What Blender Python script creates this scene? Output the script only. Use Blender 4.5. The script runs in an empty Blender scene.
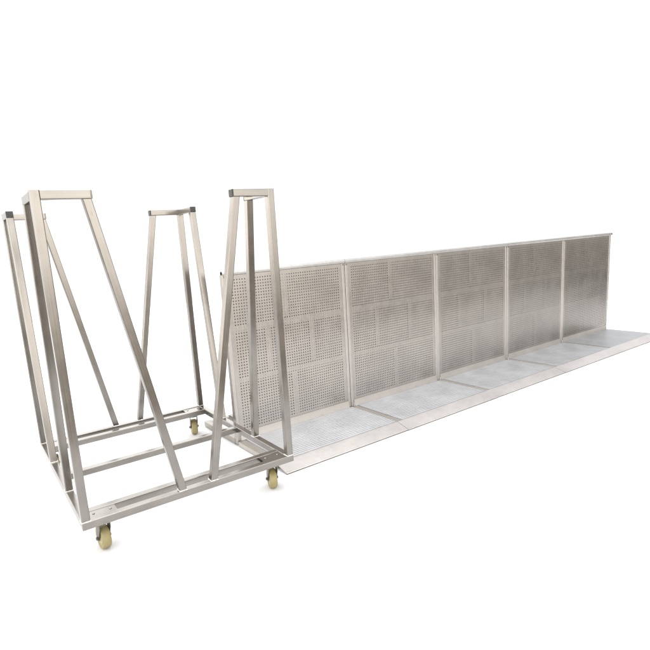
import bpy, bmesh, math, random
from mathutils import Vector, Matrix
random.seed(7)
S = bpy.context.scene
C = S.collection

# ------------------------------------------------------------------ materials
def new_mat(name):
    m = bpy.data.materials.new(name); m.use_nodes = True
    nt = m.node_tree
    return m, nt, nt.nodes['Principled BSDF']

def node(nt, t, **kw):
    n = nt.nodes.new(t)
    for k, v in kw.items():
        setattr(n, k, v)
    return n

def ramp(nt, fac, stops):
    r = node(nt, 'ShaderNodeValToRGB')
    e = r.color_ramp.elements
    while len(e) < len(stops): e.new(0.5)
    for el, (p, c) in zip(e, stops):
        el.position = p; el.color = (*c, 1)
    nt.links.new(fac, r.inputs['Fac'])
    return r.outputs['Color']

def noise(nt, vec, scale, detail=3.0, rough=0.55):
    n = node(nt, 'ShaderNodeTexNoise')
    n.inputs['Scale'].default_value = scale
    n.inputs['Detail'].default_value = detail
    n.inputs['Roughness'].default_value = rough
    if vec is not None: nt.links.new(vec, n.inputs['Vector'])
    return n.outputs['Fac']

def metal(name, lo, hi, rough=(0.28, 0.46), grain=(6, 500), bump=0.05, metallic=1.0, object_tint=0.0, fine_w=0.25):
    """Worn brushed metal: grain runs along U, blotches and rubbed patches over it."""
    m, nt, b = new_mat(name)
    L = nt.links
    uv = node(nt, 'ShaderNodeTexCoord')
    mp = node(nt, 'ShaderNodeMapping'); mp.inputs['Scale'].default_value = (grain[0], grain[1], 1)
    L.new(uv.outputs['UV'], mp.inputs['Vector'])
    g = noise(nt, mp.outputs['Vector'], 1.0, 4)
    blot = noise(nt, uv.outputs['Object'], 4.5, 5, 0.6)
    mp2 = node(nt, 'ShaderNodeMapping'); mp2.inputs['Scale'].default_value = (1, 1, 1)
    L.new(uv.outputs['Object'], mp2.inputs['Vector'])
    fine = noise(nt, mp2.outputs['Vector'], 38, 4, 0.65)
    a = node(nt, 'ShaderNodeMath', operation='MULTIPLY_ADD'); a.inputs[1].default_value = 0.45
    L.new(blot, a.inputs[0])
    a2 = node(nt, 'ShaderNodeMath', operation='MULTIPLY'); a2.inputs[1].default_value = fine_w
    L.new(fine, a2.inputs[0]); L.new(a2.outputs[0], a.inputs[2])
    a3 = node(nt, 'ShaderNodeMath', operation='MULTIPLY_ADD'); a3.inputs[1].default_value = 0.3
    L.new(g, a3.inputs[0]); L.new(a.outputs[0], a3.inputs[2])
    col = ramp(nt, a3.outputs[0], [(0.32, lo), (0.68, hi)])
    # sparse scuffs and handling marks
    mp3 = node(nt, 'ShaderNodeMapping'); mp3.inputs['Scale'].default_value = (9, 34, 1)
    L.new(uv.outputs['UV'], mp3.inputs['Vector'])
    sc = noise(nt, mp3.outputs['Vector'], 1.0, 6, 0.7)
    scr = ramp(nt, sc, [(0.28, (.82, .80, .77)), (0.40, (1, 1, 1)), (0.66, (1, 1, 1)), (0.74, (1.18, 1.18, 1.18))])
    mxs = node(nt, 'ShaderNodeVectorMath', operation='MULTIPLY')
    L.new(col, mxs.inputs[0]); L.new(scr, mxs.inputs[1]); col = mxs.outputs[0]
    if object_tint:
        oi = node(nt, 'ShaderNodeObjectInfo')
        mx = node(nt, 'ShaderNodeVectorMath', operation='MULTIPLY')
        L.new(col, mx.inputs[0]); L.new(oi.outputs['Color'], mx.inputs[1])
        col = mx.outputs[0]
    L.new(col, b.inputs['Base Color'])
    b.inputs['Metallic'].default_value = metallic
    rr = node(nt, 'ShaderNodeMapRange'); rr.inputs['From Min'].default_value = 0.3; rr.inputs['From Max'].default_value = 0.7
    rr.inputs['To Min'].default_value, rr.inputs['To Max'].default_value = rough
    L.new(a3.outputs[0], rr.inputs['Value']); L.new(rr.outputs[0], b.inputs['Roughness'])
    bp = node(nt, 'ShaderNodeBump'); bp.inputs['Strength'].default_value = bump; bp.inputs['Distance'].default_value = 0.002
    L.new(a3.outputs[0], bp.inputs['Height']); L.new(bp.outputs[0], b.inputs['Normal'])
    return m

def plain(name, col, rough, metallic=0.0, var=0.25, scale=60):
    m, nt, b = new_mat(name)
    tc = node(nt, 'ShaderNodeTexCoord')
    f = noise(nt, tc.outputs['Object'], scale, 4, 0.6)
    c = ramp(nt, f, [(0.3, tuple(x * (1 - var) for x in col)), (0.7, tuple(min(1, x * (1 + var)) for x in col))])
    nt.links.new(c, b.inputs['Base Color'])
    b.inputs['Roughness'].default_value = rough; b.inputs['Metallic'].default_value = metallic
    bp = node(nt, 'ShaderNodeBump'); bp.inputs['Strength'].default_value = 0.15; bp.inputs['Distance'].default_value = 0.001
    nt.links.new(f, bp.inputs['Height']); nt.links.new(bp.outputs[0], b.inputs['Normal'])
    return m

M = {
    'tube':  metal('brushed_steel_tube', (0.215, 0.201, 0.184), (0.345, 0.328, 0.306), (0.20, 0.34), (2.5, 260), 0.015, fine_w=0.06),
    'weld':  plain('weld_metal', (0.62, 0.60, 0.58), 0.42, 1.0, 0.3, 160),
    'cap':   plain('black_plastic', (0.028, 0.027, 0.026), 0.5),
    'tyre':  plain('yellow_polyurethane', (0.235, 0.195, 0.085), 0.5, 0.0, 0.12, 30),
    'hub':   plain('yellow_wheel_core', (0.30, 0.26, 0.14), 0.5, 0.0, 0.15, 70),
    'fork':  metal('zinc_caster_steel', (0.10, 0.095, 0.085), (0.24, 0.225, 0.20), (0.35, 0.55)),
    'bolt':  plain('bolt_steel', (0.20, 0.19, 0.17), 0.45, 1.0),
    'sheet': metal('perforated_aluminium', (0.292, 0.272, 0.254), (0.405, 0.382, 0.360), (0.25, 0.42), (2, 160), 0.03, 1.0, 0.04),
    'frame': metal('aluminium_frame', (0.37, 0.35, 0.332), (0.48, 0.455, 0.435), (0.32, 0.5), (5, 400)),
    'rail':  metal('aluminium_rail', (0.42, 0.405, 0.39), (0.55, 0.535, 0.52), (0.25, 0.42), (5, 400)),
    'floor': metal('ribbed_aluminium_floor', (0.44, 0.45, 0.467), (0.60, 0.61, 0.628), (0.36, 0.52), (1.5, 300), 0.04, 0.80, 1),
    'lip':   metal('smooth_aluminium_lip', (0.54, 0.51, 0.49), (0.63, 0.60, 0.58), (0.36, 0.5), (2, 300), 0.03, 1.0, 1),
    'kick':  metal('aluminium_fold', (0.32, 0.305, 0.29), (0.40, 0.38, 0.365), (0.36, 0.5), (2, 300), 0.03),
    'side':  metal('dull_aluminium_channel', (0.33, 0.308, 0.28), (0.44, 0.415, 0.38), (0.45, 0.6), (5, 300)),
    'seam':  metal('pale_aluminium_channel', (0.42, 0.40, 0.37), (0.53, 0.51, 0.475), (0.45, 0.6), (5, 300)),
    'back':  plain('hole_darkening_sheet', (0.36, 0.325, 0.295), 0.7, 0.1, 0.3, 12),  # for the added sheet that keeps panel holes dark
}

# ------------------------------------------------------------------ mesh helpers
class MB:
    """Collects shapes in one bmesh and links them as ONE mesh object."""
    def __init__(self):
        self.bm = bmesh.new(); self.uv = self.bm.loops.layers.uv.new('UVMap')
    def prism(self, prof, p0, p1, ax_u, ax_v, caps=(True, True), closed=True):
        """Sweep profile [(u,v)] from p0 to p1; U of the UV map runs along the length."""
        p0, p1, ax_u, ax_v = map(Vector, (p0, p1, ax_u, ax_v))
        ln = (p1 - p0).length; n = len(prof)
        rings = [[self.bm.verts.new(p + ax_u * u + ax_v * v) for u, v in prof] for p in (p0, p1)]
        acc = [0.0]
        for i in range(n):
            a, b = prof[i], prof[(i + 1) % n]; acc.append(acc[-1] + math.hypot(b[0] - a[0], b[1] - a[1]))
        off = random.random() * 5
        for i in range(n if closed else n - 1):
            j = (i + 1) % n
            f = self.bm.faces.new((rings[0][i], rings[0][j], rings[1][j], rings[1][i]))
            for lp, (u, v) in zip(f.loops, ((0, acc[i]), (0, acc[i + 1]), (ln, acc[i + 1]), (ln, acc[i]))):
                lp[self.uv].uv = (u + off, v + off)
        if closed:
            for k in (0, 1):
                if caps[k]:
                    f = self.bm.faces.new(rings[k])
                    for lp, (u, v) in zip(f.loops, prof): lp[self.uv].uv = (u + off, v + off)
        return self
    def box(self, lo, hi, r=0.0):
        """Box whose sweep runs along its longest side, long edges rounded by r."""
        d = [hi[i] - lo[i] for i in range(3)]
        k = d.index(max(d)); u, v = [i for i in range(3) if i != k]
        e = [Vector((1, 0, 0)), Vector((0, 1, 0)), Vector((0, 0, 1))]
        p0 = Vector([(lo[i] + hi[i]) / 2 for i in range(3)]); p1 = p0.copy()
        p0[k], p1[k] = lo[k], hi[k]
        return self.prism(rect(d[u], d[v], r), p0, p1, e[u], e[v])
    def lathe(self, prof, centre, axis, seg=32):
        """prof [(radius, along)] turned round axis."""
        centre, axis = Vector(centre), Vector(axis).normalized()
        a = axis.orthogonal().normalized(); b = axis.cross(a)
        rings = []
        for r, h in prof:
            rings.append([self.bm.verts.new(centre + axis * h + (a * math.cos(t) + b * math.sin(t)) * r)
                          for t in (2 * math.pi * k / seg for k in range(seg))])
        for q in range(len(prof) - 1):
            for k in range(seg):
                j = (k + 1) % seg
                f = self.bm.faces.new((rings[q][k], rings[q][j], rings[q + 1][j], rings[q + 1][k]))
                for lp, (u, v) in zip(f.loops, ((k, q), (k + 1, q), (k + 1, q + 1), (k, q + 1))): lp[self.uv].uv = (u * .01, v * .01)
        self.bm.faces.new(rings[0]); self.bm.faces.new(rings[-1])
        return self
    def plate(self, poly, th, to=lambda a, b, c: (a, b, c)):
        """Flat polygon given a thickness, mapped into space by to(a, b, c)."""
        lo = [self.bm.verts.new(to(a, b, -th / 2)) for a, b in poly]
        hi = [self.bm.verts.new(to(a, b, th / 2)) for a, b in poly]
        n = len(poly)
        self.bm.faces.new(lo[::-1]); self.bm.faces.new(hi)
        for i in range(n):
            j = (i + 1) % n; self.bm.faces.new((lo[i], lo[j], hi[j], hi[i]))
        return self
    def build(self, name, mat, parent=None, smooth=True, loc=None):
        bmesh.ops.recalc_face_normals(self.bm, faces=self.bm.faces)
        me = bpy.data.meshes.new(name); self.bm.to_mesh(me); self.bm.free()
        if smooth:
            for p in me.polygons: p.use_smooth = True
            me.set_sharp_from_angle(angle=math.radians(38))
        me.materials.append(mat)
        o = bpy.data.objects.new(name, me); C.objects.link(o); o.parent = parent
        if smooth:
            wn = o.modifiers.new('weighted_normals', 'WEIGHTED_NORMAL'); wn.keep_sharp = True; wn.weight = 100
        if loc: o.location = loc
        return o

def rect(w, h, r=0.0, seg=3):
    if r <= 0: return [(-w/2, -h/2), (w/2, -h/2), (w/2, h/2), (-w/2, h/2)]
    out = []
    for cx, cy, a0 in ((w/2 - r, -h/2 + r, -90), (w/2 - r, h/2 - r, 0), (-w/2 + r, h/2 - r, 90), (-w/2 + r, -h/2 + r, 180)):
        for k in range(seg + 1):
            t = math.radians(a0 + 90 * k / seg); out.append((cx + r * math.cos(t), cy + r * math.sin(t)))
    return out

def circ(r, seg=24):
    return [(r * math.cos(2 * math.pi * k / seg), r * math.sin(2 * math.pi * k / seg)) for k in range(seg)]

X, Y, Z = (1, 0, 0), (0, 1, 0), (0, 0, 1)

def thing(name, label, cat, loc=(0, 0, 0), rz=0.0, group=None):
    o = bpy.data.objects.new(name, None); C.objects.link(o)
    o.empty_display_size = 0.2
    o.location = loc; o.rotation_euler = (0, 0, rz); o['label'] = label; o['category'] = cat
    if group: o['group'] = group
    return o

def copy_tree(o, parent=None):
    c = o.copy(); C.objects.link(c); c.parent = parent
    for ch in list(o.children): copy_tree(ch, c)
    return c

# ------------------------------------------------------------------ ground
g = MB()
gp = [(-5, -2.3), (7.5, -2.3), (7.5, 9), (-5, 9)]
vs = [g.bm.verts.new((x, y, 0)) for x, y in gp]; g.bm.faces.new(vs)
gm, nt, b = new_mat('white_ground')
tc = node(nt, 'ShaderNodeTexCoord')
f = noise(nt, tc.outputs['Object'], 3.0, 4)
nt.links.new(ramp(nt, f, [(0.3, (0.70, 0.70, 0.70)), (0.7, (0.73, 0.73, 0.73))]), b.inputs['Base Color'])
b.inputs['Roughness'].default_value = 0.95
b.inputs['Specular IOR Level'].default_value = 0.1
ground = g.build('ground', gm, None, False); ground['kind'] = 'structure'

# ------------------------------------------------------------------ trolley
L_, D_, HB, T, H = 1.0844, 1.2412, 0.1603, 0.0373, 1.5843
A_, B_, CX, CY, t = 0.2254, 0.2522, 0.4799, 0.4123, 0.0364
HT = HB + T
trolley = thing('barrier_trolley', 'silver square tube metal trolley with four tall tapered corner stands on yellow caster wheels', 'trolley',
                (-1.1421, -0.7428, 0), -0.0249)
RT = 0.0045
def rail(lo, hi): MB().box(lo, hi, RT).build('base_rail', M['tube'], trolley)
rail((0, 0, HB), (L_, T, HT)); rail((0, D_ - T, HB), (L_, D_, HT))
rail((0, T, HB), (T, D_ - T, HT)); rail((L_ - T, T, HB), (L_, D_ - T, HT))
for y in (0.100, D_ / 2 - T / 2, D_ - 0.100 - T):
    MB().box((T, y, HB + .0005), (L_ - T, y + T, HT - .0005), RT).build('cross_rail', M['tube'], trolley)

def weld_loop(cx, cy, wx, wy, z, parent):
    """Lumpy weld bead round the foot of an upright."""
    bm = MB(); r0 = 0.0032
    pts = []
    n = 9
    for k in range(n): pts.append((cx - wx/2 + wx * k / n, cy - wy/2))
    for k in range(n): pts.append((cx + wx/2, cy - wy/2 + wy * k / n))
    for k in range(n): pts.append((cx + wx/2 - wx * k / n, cy + wy/2))
    for k in range(n): pts.append((cx - wx/2, cy + wy/2 - wy * k / n))
    rings = []
    N = len(pts)
    for i, (x, y) in enumerate(pts):
        x0, y0 = pts[i - 1]; x1, y1 = pts[(i + 1) % N]
        tv = Vector((x1 - x0, y1 - y0, 0)).normalized(); nv = Vector((tv.y, -tv.x, 0))
        r = r0 * random.uniform(0.65, 1.3)
        rings.append([bm.bm.verts.new(Vector((x, y, z)) + nv * r * math.cos(q) + Vector((0, 0, 1)) * r * math.sin(q))
                      for q in (2 * math.pi * k / 6 for k in range(6))])
    for i in range(N):
        for k in range(6):
            bm.bm.faces.new((rings[i][k], rings[i][(k+1) % 6], rings[(i+1) % N][(k+1) % 6], rings[(i+1) % N][k]))
    bm.build('weld_bead', M['weld'], parent)

def leg(name, x0, y0, x1, y1, z1):
    o = MB().prism(rect(t, t, RT), (x0, y0, HT), (x1, y1, z1), X, Y).build(name, M['tube'], trolley)
    weld_loop(x0, y0, t, t, HT + .0008, o)
    return o

for sx in (0, 1):
    for sy in (0, 1):
        dx, dy = (1 if sx == 0 else -1), (1 if sy == 0 else -1)
        ox, oy = sx * L_, sy * D_
        px, py = ox + dx * t/2, oy + dy * t/2
        leg('corner_post', px, py, px, py, H)
        # slanted legs, one along each side
        leg('slanted_leg', ox + dx * (CX - t/2), py, ox + dx * (A_ - t/2), py, H - t)
        leg('slanted_leg', px, oy + dy * (CY - t/2), px, oy + dy * (B_ - t/2), H - t)
        # top bars with black plugs in their open ends
        xs = sorted((ox + dx * t, ox + dx * (A_ - .004))); ys = sorted((oy + dy * t, oy + dy * (B_ - .004)))
        y2 = sorted((py - t/2, py + t/2)); x2 = sorted((px - t/2, px + t/2))
        tb = MB().box((xs[0], y2[0], H - t), (xs[1], y2[1], H - .0008), RT).build('top_bar', M['tube'], trolley)
        e = sorted((ox + dx * (A_ - .004), ox + dx * (A_ + .004)))
        MB().box((e[0], y2[0] + .0006, H - t + .0006), (e[1], y2[1] - .0006, H - .0014), .003).build('end_cap', M['cap' if sx else 'bolt'], tb)
        tb = MB().box((x2[0], ys[0], H - t), (x2[1], ys[1], H - .0008), RT).build('top_bar', M['tube'], trolley)
        e = sorted((oy + dy * (B_ - .004), oy + dy * (B_ + .004)))
        MB().box((x2[0] + .0006, e[0], H - t + .0006), (x2[1] - .0006, e[1], H - .0014), .003).build('end_cap', M['cap'], tb)
        # mounting plate between outer and inner rail, with bolts
        mx = sorted((ox + dx * T, ox + dx * 0.160)); my = sorted((oy + dy * T, oy + dy * 0.100))
        mp = MB().box((mx[0], my[0], HT - .010), (mx[1], my[1], HT - .004), .001).build('mounting_plate', M['tube'], trolley)
        for bx in (.062, .136):
            MB().lathe([(.006, 0), (.006, .0022), (.0045, .0034)], (ox + dx * bx, oy + dy * .0686, HT - .004), Z, 6).build('plate_bolt', M['side'], mp)
        # caster
        c0 = Vector((ox + dx * (.064 if (sx, sy) == (0, 1) else .098), oy + dy * .0686, 0))
        yaw = {(0, 0): 0.10, (1, 0): -0.30, (1, 1): -0.22, (0, 1): -0.10}[(sx, sy)]
        ca = MB()
        ca.box((c0.x - .045, c0.y - .0312, HB + .0002), (c0.x + .045, c0.y + .0312, HB + .006), .001)
        ca.lathe([(.028, 0), (.030, -.008), (.027, -.018), (.018, -.022)], c0 + Vector((0, 0, HB)), Z, 28)
        rot = Matrix.Rotation(yaw, 3, 'Z')
        R_, zc, tr = 0.056, 0.056, 0.030
        ctr = c0 + rot @ Vector((0, tr, zc))
        prof = [(-.016, HB - .018), (.020, HB - .018), (.030, HB - .030), (tr + .013, zc + .008), (tr + .012, zc - .008), (tr + .004, zc - .013), (tr - .008, zc - .012), (tr - .013, zc), (-.014, HB - .045)]
        for s in (-1, 1):
            ca.plate(prof, .003, lambda a, b_, c_, s=s: c0 + rot @ Vector((s * .0245 + c_, a, b_)))
        ca.prism(rect(.052, .004, .001), c0 + rot @ Vector((0, -.016, HB - .019)), c0 + rot @ Vector((0, .024, HB - .019)), rot @ Vector(X), Z)
        co = ca.build('caster', M['fork'], trolley)
        ax = rot @ Vector(X)
        w = .0205
        wp = [(.032, -w * .8), (.044, -w), (.0510, -w * .95), (.0547, -w * .7), (R_, -w * .25), (R_, w * .25), (.0547, w * .7), (.0510, w * .95), (.044, w), (.032, w * .8)]
        wo = MB().lathe(wp, ctr, ax, 48).build('wheel', M['tyre'], co)
        MB().lathe([(.010, -.021), (.014, -.019), (.033, -.0178), (.033, .0178), (.014, .019), (.010, .021)], ctr, ax, 32).build('wheel_hub', M['hub'], co)
        ab = MB()
        ab.lathe([(.0035, -.035), (.0035, .035)], ctr, ax, 12)
        for s in (-1, 1):
            ab.lathe([(.0085, s * .0262), (.0085, s * .033), (.006, s * .0345)], ctr, ax, 6)
        ab.build('axle_bolt', M['bolt'], co)

# ------------------------------------------------------------------ crowd barrier
W, ZT, ZF = 1.0, 1.1673, 0.0378
GAP = 0.002
YF, YL, YR = -0.4907, -0.5968, 0.5201
proto = thing('crowd_barrier', 'perforated aluminium crowd barrier standing nearest the trolley, first in the row', 'barrier',
              (0, 0, 0), 0, 'perforated crowd barriers joined in a row')

# perforated sheet
def perforated(x0, x1, z0, z1, mx, mzb, mzt, pitch, r, strips, th, y):
    bm = bmesh.new(); uv = bm.loops.layers.uv.new('UVMap')
    nx = int(round((x1 - x0 - 2 * mx) / pitch)); px = (x1 - x0 - 2 * mx) / nx
    nz = int(round((z1 - z0 - mzb - mzt) / pitch)); pz = (z1 - z0 - mzb - mzt) / nz
    gx = [x0] + [x0 + mx + i * px for i in range(nx + 1)] + [x1]
    gz = [z0] + [z0 + mzb + i * pz for i in range(nz + 1)] + [z1]
    V = [[bm.verts.new((x, y, z)) for x in gx] for z in gz]
    def face(vs):
        f = bm.faces.new(vs)
        for lp in f.loops: lp[uv].uv = (lp.vert.co.z, lp.vert.co.x)
    for j in range(len(gz) - 1):
        for i in range(len(gx) - 1):
            a, b_, c, d = V[j][i], V[j][i+1], V[j+1][i+1], V[j+1][i]
            cx, cz = (gx[i] + gx[i+1]) / 2, (gz[j] + gz[j+1]) / 2
            hole = 0 < i < len(gx) - 2 and 0 < j < len(gz) - 2 and not any(lo < cz < hi for lo, hi in strips)
            if not hole:
                face((a, b_, c, d)); continue
            oc = [bm.verts.new((cx + r * math.cos(math.radians(q)), y, cz + r * math.sin(math.radians(q)))) for q in range(-135, 225, 45)]
            ob = [bm.verts.new((v.co.x, y + th, v.co.z)) for v in oc]
            # corners: a=-135, b=-45, c=45, d=135 ; oc index 0,2,4,6
            cor = (a, b_, c, d)
            for k in range(4):
                n = (2 * k + 2) % 8
                face((cor[k], cor[(k + 1) % 4], oc[n], oc[2 * k + 1], oc[2 * k]))
            for k in range(8):
                face((oc[k], oc[(k + 1) % 8], ob[(k + 1) % 8], ob[k]))
    me = bpy.data.meshes.new('perforated_panel'); bm.to_mesh(me); bm.free()
    me.materials.append(M['sheet'])
    return me
STRIPS = ((0.768, 0.812), (0.420, 0.462))
me = perforated(0.006, W - GAP - 0.006, 0.060, 1.141, 0.049, 0.042, 0.026, 0.0193, 0.0045, (), 0.0013, 0.0)
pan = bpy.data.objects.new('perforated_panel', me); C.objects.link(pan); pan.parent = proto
# frame posts and cross bars inside the panel
for x0, x1 in ((0.0, 0.026), (W - GAP - 0.026, W - GAP)):
    MB().box((x0, -0.0045, 0.012), (x1, 0.036, 1.142), .004).build('side_post', M['frame'], proto)
for z0, z1 in STRIPS:
    MB().box((.026, .0021, z0 + .001), (W - GAP - .026, .030, z1 - .002), .003).build('cross_bar', M['frame'], proto)
VB = ((0.47, 0.816, 1.12), (0.31, 0.466, 0.764), (0.68, 0.466, 0.764), (0.505, 0.075, 0.416))
for xc, z0, z1 in VB:
    MB().box((xc - .021, .0023, z0), (xc + .021, .029, z1), .003).build('stiffener', M['frame'], proto)
MB().box((.026, .0315, .045), (W - GAP - .026, .034, 1.139), 0).build('added_backing', M['back'], proto)  # added sheet, blocks the white surround so the holes look dark
# top rail: hollow tube with a spigot plug at one end
rr = 0.0165; zr = ZT - rr; yr_ = 0.004
tb = MB()
o_, i_ = circ(rr, 28), circ(rr - .003, 28)
x0, x1 = -.002, W - GAP - .001
tb.prism(o_, (x0, yr_, zr), (x1, yr_, zr), Y, Z, (False, False))
tb.prism(i_, (x0, yr_, zr), (x1, yr_, zr), Y, Z, (False, False))
for xx in (x0, x1):
    va = [tb.bm.verts.new((xx, yr_ + a, zr + b_)) for a, b_ in o_]; vb = [tb.bm.verts.new((xx, yr_ + a, zr + b_)) for a, b_ in i_]
    for k in range(28):
        j = (k + 1) % 28; tb.bm.faces.new((va[k], va[j], vb[j], vb[k]))
bmesh.ops.remove_doubles(tb.bm, verts=tb.bm.verts, dist=1e-5)
tr = tb.build('top_rail', M['rail'], proto)
MB().lathe([(.0128, W - .06), (.0128, W + .026), (.0105, W + .030)], (0, yr_, zr), X, 24).build('joint_spigot', M['fork'], tr)
for xx in (.014, W - GAP - .014):
    MB().lathe([(.0055, 0), (.0055, .0035), (.004, .005)], (xx, -.0045, 1.128), (0, -1, 0), 10).build('rail_bolt', M['bolt'], tr)
# kick strip, floor, lip
kp = [(-.0012, .086), (-.0012, .088), (-.0035, .088), (-.008, .060), (-.016, ZF + .0012), (-.016, ZF - .003), (-.010, ZF - .003)]
MB().prism(kp, (.026, 0, 0), (W - GAP - .026, 0, 0), Y, Z).build('kick_strip', M['kick'], proto)
FX0 = 0.056
fl = [(-.012, ZF - .020)]
top = [(-.012, ZF)]
y = -0.030
while y > YF + .012:
    top += [(y, ZF), (y - .0025, ZF + .0012), (y - .0055, ZF + .0012), (y - .0080, ZF)]
    y -= 0.0240
top += [(YF, ZF)]
prof = top + [(YF, ZF - .020)] + fl
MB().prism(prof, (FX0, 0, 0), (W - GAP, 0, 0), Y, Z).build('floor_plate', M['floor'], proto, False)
lp = [(YF - .0008, ZF + .0004), (YF - .004, ZF + .0004), (YL + .003, .0092), (YL + .0006, .0078), (YL + .0006, .0065), (YL + .003, .0060), (YF - .0008, ZF - .008)]
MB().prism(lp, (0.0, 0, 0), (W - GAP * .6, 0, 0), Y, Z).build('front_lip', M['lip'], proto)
MB().box((0.0, YL, .0006), (W - GAP * .6, YL + .012, .0062), .001).build('lip_edge', M['fork'], proto)
# side channel seen in the gap beside the floor plate, running on behind the panel
for xa, xb in ((0.0, FX0 - .001), (W - GAP - .04, W - GAP)):
    z1 = .033 if xa == 0 else ZF - .0215
    MB().box((xa, YF + .001, .004), (xb, -.0135, z1), .002).build('side_channel', M['seam'], proto)
    MB().box((xa, .038, .004), (xb - (.016 if xa == 0 else 0), YR, ZF + .006), .003).build('rear_foot', M['side'], proto)
MB().box((.041, YR - .05, .005), (W - GAP - .041, YR - .002, ZF + .004), .003).build('rear_bar', M['side'], proto)
# step along the back and the two rear braces
MB().box((.002, .040, .150), (W - GAP - .002, .100, .196), .004).build('rear_step', M['side'], proto)
for xc in (.34, .66):
    MB().prism(rect(.035, .03, .003), (xc, .052, .62), (xc, YR - .06, .04), X, Y).build('rear_brace', M['frame'], proto)

labels = [None,
          'perforated aluminium crowd barrier second in the row, right beside the one next to the trolley',
          'middle perforated aluminium crowd barrier of the row of five',
          'perforated aluminium crowd barrier between the middle one and the one at the far end',
          'perforated aluminium crowd barrier at the far right end, its top rail end exposed']
units = []
for i in range(1, 5):
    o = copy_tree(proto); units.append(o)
    o.location = (i * W, (0, -.002, .0015, -.001, .002)[i], 0)
    o.rotation_euler = (0, 0, (0, .0012, -.0010, .0015, -.0008)[i])
    o['label'] = labels[i]

# reflected-light falloff along the row, put into sheet, floor and lip colour
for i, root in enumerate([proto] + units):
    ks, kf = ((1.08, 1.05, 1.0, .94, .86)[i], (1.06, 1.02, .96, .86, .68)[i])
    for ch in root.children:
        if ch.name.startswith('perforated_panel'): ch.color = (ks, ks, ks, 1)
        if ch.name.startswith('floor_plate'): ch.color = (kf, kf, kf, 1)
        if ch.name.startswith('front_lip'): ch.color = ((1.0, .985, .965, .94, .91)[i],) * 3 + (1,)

# ------------------------------------------------------------------ world: bright white surroundings ahead, added brown and cream tones behind the viewer
w = bpy.data.worlds.new('World'); S.world = w; w.use_nodes = True
nt = w.node_tree; bg = nt.nodes['Background']; Lk = nt.links
tc = node(nt, 'ShaderNodeTexCoord')
sep = node(nt, 'ShaderNodeSeparateXYZ'); Lk.new(tc.outputs['Generated'], sep.inputs[0])
flat = node(nt, 'ShaderNodeCombineXYZ'); Lk.new(sep.outputs[0], flat.inputs[0]); Lk.new(sep.outputs[1], flat.inputs[1])
nrm = node(nt, 'ShaderNodeVectorMath', operation='NORMALIZE'); Lk.new(flat.outputs[0], nrm.inputs[0])
dot = node(nt, 'ShaderNodeVectorMath', operation='DOT_PRODUCT'); Lk.new(nrm.outputs[0], dot.inputs[0])
dot.inputs[1].default_value = (math.cos(math.radians(53)), math.sin(math.radians(53)), 0)
ahead = node(nt, 'ShaderNodeMapRange', interpolation_type='SMOOTHSTEP')
ahead.inputs['From Min'].default_value = 0.42; ahead.inputs['From Max'].default_value = 0.62
Lk.new(dot.outputs['Value'], ahead.inputs['Value'])
half = node(nt, 'ShaderNodeMapRange'); half.inputs['From Min'].default_value = -1; half.inputs['From Max'].default_value = 1
nz_ = noise(nt, tc.outputs['Generated'], 3.0, 3)
wob = node(nt, 'ShaderNodeMath', operation='MULTIPLY_ADD'); wob.inputs[1].default_value = 0.16; Lk.new(nz_, wob.inputs[0])
sub = node(nt, 'ShaderNodeMath', operation='SUBTRACT'); Lk.new(sep.outputs[2], sub.inputs[0]); sub.inputs[1].default_value = 0.08
Lk.new(sub.outputs[0], wob.inputs[2]); Lk.new(wob.outputs[0], half.inputs['Value'])
rear_tones = ramp(nt, half.outputs[0], [(0.0, (.24, .21, .185)), (0.38, (.26, .23, .20)), (0.455, (.36, .32, .28)), (0.505, (1.64, 1.58, 1.48)), (0.62, (1.17, 1.13, 1.08)), (1.0, (.90, .94, 1.0))])  # invented surroundings for the metal to reflect
front_low = ramp(nt, half.outputs[0], [(0.0, (.60, .60, .60)), (0.75, (.56, .56, .56)), (0.9, (.80, .83, .88))])
# extra brightness added high on the left, to whiten upward tube faces
fl_ = ramp(nt, half.outputs[0], [(0.56, (.60, .60, .60)), (0.65, (1.5, 1.5, 1.5)), (0.80, (1.4, 1.42, 1.45)), (0.9, (.90, .94, 1.0))])
dl = node(nt, 'ShaderNodeVectorMath', operation='DOT_PRODUCT'); Lk.new(nrm.outputs[0], dl.inputs[0])
dl.inputs[1].default_value = (math.cos(math.radians(95)), math.sin(math.radians(95)), 0)
lf = node(nt, 'ShaderNodeMapRange', interpolation_type='SMOOTHSTEP'); lf.inputs['From Min'].default_value = 0.60; lf.inputs['From Max'].default_value = 0.92
Lk.new(dl.outputs['Value'], lf.inputs['Value'])
fmix = node(nt, 'ShaderNodeMix', data_type='RGBA'); Lk.new(lf.outputs[0], fmix.inputs['Factor']); Lk.new(front_low, fmix.inputs['A']); Lk.new(fl_, fmix.inputs['B'])
front = fmix.outputs['Result']
mix = node(nt, 'ShaderNodeMix', data_type='RGBA')
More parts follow.
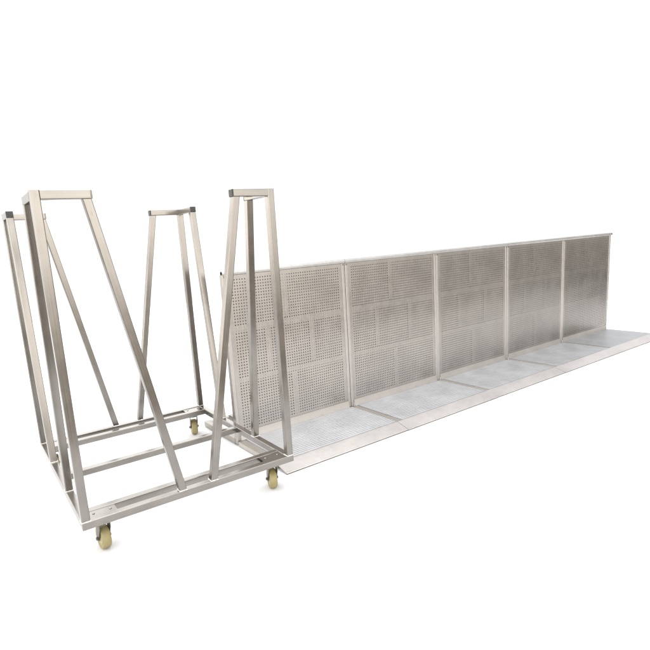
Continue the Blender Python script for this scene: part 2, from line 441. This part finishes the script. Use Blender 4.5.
Lk.new(ahead.outputs[0], mix.inputs['Factor']); Lk.new(rear_tones, mix.inputs['A']); Lk.new(front, mix.inputs['B'])
# added darkening on the right for far panel reflections, brightening elsewhere behind
dr = node(nt, 'ShaderNodeVectorMath', operation='DOT_PRODUCT'); Lk.new(nrm.outputs[0], dr.inputs[0])
dr.inputs[1].default_value = (math.cos(math.radians(-12)), math.sin(math.radians(-12)), 0)
rt = ramp(nt, dr.outputs['Value'], [(0.50, (1.4, 1.4, 1.4)), (0.92, (.33, .33, .33))])
low = node(nt, 'ShaderNodeMapRange'); low.inputs['From Min'].default_value = 0.45; low.inputs['From Max'].default_value = 0.75; Lk.new(sep.outputs[2], low.inputs['Value'])
rt2 = node(nt, 'ShaderNodeMix', data_type='RGBA'); Lk.new(low.outputs[0], rt2.inputs['Factor']); Lk.new(rt, rt2.inputs['A']); rt2.inputs['B'].default_value = (1, 1, 1, 1)
mul = node(nt, 'ShaderNodeVectorMath', operation='MULTIPLY'); Lk.new(rear_tones, mul.inputs[0]); Lk.new(rt2.outputs['Result'], mul.inputs[1])
Lk.new(mul.outputs[0], mix.inputs['A'])
Lk.new(mix.outputs['Result'], bg.inputs['Color'])
bg.inputs['Strength'].default_value = 2.0

sun = bpy.data.lights.new('sun', 'SUN'); sun.energy = 1.5; sun.angle = math.radians(35); sun.color = (1, .96, .9)
so = bpy.data.objects.new('sun', sun); C.objects.link(so)
so.rotation_euler = Vector((0.12, -0.10, 1.0)).to_track_quat('Z', 'Y').to_euler()

# ------------------------------------------------------------------ camera
cam = bpy.data.cameras.new('camera'); co = bpy.data.objects.new('camera', cam); C.objects.link(co)
co.location = (-1.499568, -3.014844, 1.333348); co.rotation_euler = (1.378601, 0.066816, -0.610589)
cam.sensor_width = 36; cam.lens = 525.8465 / 650 * 36
cam.shift_x = (325 - 298.9415) / 650; cam.shift_y = (341.3826 - 325) / 650
cam.clip_start = 0.05; cam.clip_end = 500
S.camera = co
S.view_settings.view_transform = 'Standard'; S.view_settings.look = 'None'; S.view_settings.exposure = 0
